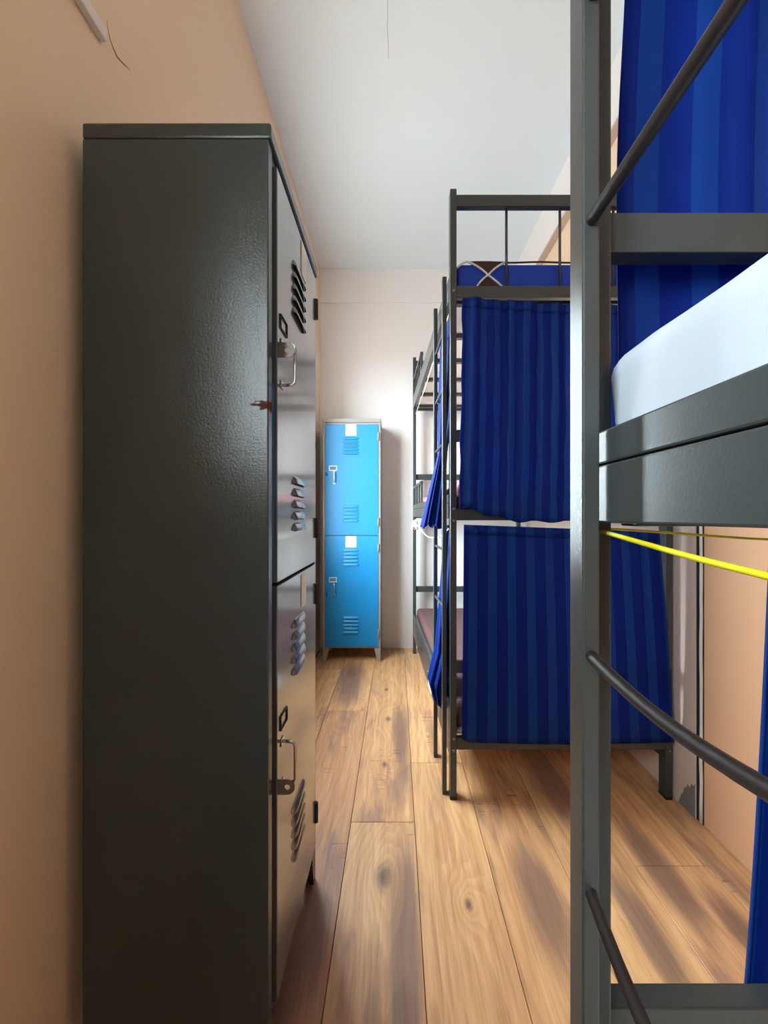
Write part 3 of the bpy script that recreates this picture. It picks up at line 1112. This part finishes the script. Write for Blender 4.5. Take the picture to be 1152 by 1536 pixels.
def c_low(u, v):
    xr = 1.066 - 0.055 * v
    xl = 0.252 + 0.008 * v
    x = xl + (xr - xl) * u
    top = -0.033 - 0.028 * u
    bot = -0.868 - 0.008 * math.sin(math.pi * u) + 0.012 * max(0, 0.04 - u) / 0.04
    h = bot + (top - bot) * v
    amp = 0.0010 + 0.006 * v ** 3
    y = 1.586 + amp * folds(u * 0.8, 5) - 0.006 * math.sin(math.pi * v)
    return (x, y, CAM_Z + h)


curtain('bunk_curtain', 'blue curtain drawn closed across the end of the lowest bunk', c_low, 0.83, 0.84, 200, 30)


# gathered curtains on the far bed's aisle side, beside the ladder
def tieback(path, radii, seed, cloth_h, name, label, lobes=9):
    """bundle of cloth: rings of folded outline along a path from top to bottom"""
    def pos(u, v):
        t = (1 - v) * (len(path) - 1)
        i = min(int(t), len(path) - 2)
        f = t - i
        f2 = f * f * (3 - 2 * f)
        c = Vector(path[i]).lerp(Vector(path[i + 1]), f2)
        ra = radii[i][0] + (radii[i + 1][0] - radii[i][0]) * f2
        rb = radii[i][1] + (radii[i + 1][1] - radii[i][1]) * f2
        a = u * math.pi * 2
        k = 1 + 0.16 * math.sin(a * lobes + seed) + 0.08 * math.sin(a * (lobes * 2 - 3) + seed * 2 + v * 2)
        return (c.x + math.cos(a) * ra * k, c.y + math.sin(a) * rb * k, c.z + 0.012 * math.sin(a * 3 + seed) * (1 - v))
    return curtain(name, label, pos, 0.7, cloth_h, 108, 40, hem=False)


z = CAM_Z
tieback([(0.224, 1.82, z + 0.80), (0.219, 1.82, z + 0.60), (0.214, 1.82, z + 0.42), (0.204, 1.80, z + 0.275), (0.184, 1.83, z + 0.12), (0.162, 1.885, z - 0.045)],
        [(0.018, 0.13), (0.022, 0.13), (0.022, 0.11), (0.016, 0.05), (0.030, 0.07), (0.042, 0.10)], 1.0, 0.85,
        'bunk_curtain', 'blue curtain gathered beside the ladder at the middle bunk, flaring over the rail')
tieback([(0.226, 1.74, z - 0.04), (0.222, 1.76, z - 0.20), (0.212, 1.79, z - 0.42), (0.204, 1.80, z - 0.58), (0.182, 1.81, z - 0.72), (0.186, 1.80, z - 0.80)],
        [(0.014, 0.07), (0.020, 0.10), (0.022, 0.12), (0.026, 0.12), (0.038, 0.10), (0.020, 0.06)], 2.2, 0.8,
        'bunk_curtain', 'blue curtain bunched up beside the ladder at the lowest bunk', 7)


# near bed: curtain across the end of the middle bunk, and the one pushed aside below it
def c_near(u, v):
    xl = 0.274 + 0.014 * v ** 1.5 + 0.003 * math.sin(v * 9)
    x = xl + (0.99 - xl) * u
    h = 0.015 + 0.80 * v
    y = 0.512 + 0.0035 * folds(u * 0.75, 12) + 0.004 * math.sin(u * 22)
    if u < 0.02:
        y += 0.003
    return (x, y, CAM_Z + h)


curtain('bunk_curtain', 'bright blue curtain behind the white-sheeted mattress at the right edge', c_near, 0.80, 0.80, 160, 24)


def c_near_low(u, v):
    xl = 0.423 + 0.066 * v ** 0.5
    w = 0.20 + 0.03 * (1 - v)
    x = xl + w * u
    h = -0.80 + 0.771 * v
    a = u * 34
    y = 0.530 + 0.012 * math.sin(a + 0.5) + 0.004 * math.sin(a * 2.3)
    return (x, y, CAM_Z + h)


curtain('bunk_curtain', 'blue curtain pushed aside under the nearest bunk at the lower right', c_near_low, 0.62, 0.75, 150, 20, u_off=0.03)


# ------------------------------------------------------------------ cords
def cord(name, label, pts, r, mat, group='curtain cords'):
    P = []
    n = 26
    for i in range(n + 1):
        t = i / n * (len(pts) - 1)
        k = min(int(t), len(pts) - 2)
        f = t - k
        P.append(Vector(pts[k]).lerp(Vector(pts[k + 1]), f))
    # light smoothing
    for _ in range(3):
        P = [P[0]] + [(P[i - 1] + P[i] * 2 + P[i + 1]) / 4 for i in range(1, len(P) - 1)] + [P[-1]]
    c = P[0]
    o = MB().tube(P, r, 8).build(name, mat, origin=c)
    tag(o, label, 'cord', group)
    return o


cord('curtain_cord', 'thick yellow cord strung under the side rail of the nearest bunk',
     [(0.222, 0.446, z - 0.0165), (0.216, 0.30, z - 0.0305), (0.214, 0.20, z - 0.0375), (0.213, 0.0, z - 0.042), (0.213, -1.0, z - 0.03)], 0.0024, M['cord_y'])
cord('curtain_cord', 'thin yellow cord across the end of the nearest bunk, holding the pushed-aside curtain',
     [(0.236, 0.527, z - 0.014), (0.32, 0.528, z - 0.0192), (0.47, 0.528, z - 0.0305), (0.70, 0.528, z - 0.036), (1.03, 0.49, z - 0.016)], 0.0016, M['cord_y'])
sk = 0.0436
cord('curtain_cord', 'cream cord drooping from the far post along the middle bunk',
     [(0.150, 3.28, z - 0.045), (0.165, 2.9, z - 0.085), (0.185, 2.4, z - 0.125), (0.200, 1.9, z - 0.10), (0.214, 1.66, z - 0.05)], 0.0032, M['cord_w'])
cord('curtain_cord', 'cream cord stretched below the rail of the top bunk',
     [(0.158, 3.29, z + 0.815), (0.185, 2.6, z + 0.812), (0.214, 1.66, z + 0.812)], 0.003, M['cord_w'])
# knotted rag on the far post
kb = MB()
rr = random.Random(9)
for a in range(5):
    pts = [(0.148 + 0.022 * math.sin(a * 2 + k * 0.9) * (0.4 + 0.2 * k), 3.24 - 0.02 * math.cos(a * 1.7 + k), z - 0.03 - 0.017 * k - 0.004 * a) for k in range(5)]
    kb.tube(pts, [0.006, 0.010, 0.008, 0.010, 0.004], 7)
ko = kb.build('knotted_rag', M['cord_w'], origin=(0.148, 3.24, z - 0.11))
tag(ko, 'small cream rag knotted on the rail at the far post', 'rag')

# ------------------------------------------------------------------ small things on the far bed
st = MB().beam(bed_far.Wd(0.0004, 0.58, -0.905), bed_far.Wd(0.0004, 0.72, -0.905), 0.0012, 0.075, 0)
so = st.build('sticker', M['sticker'])
tag(so, 'white sticker on the lowest side rail beside the bunched curtain', 'sticker')
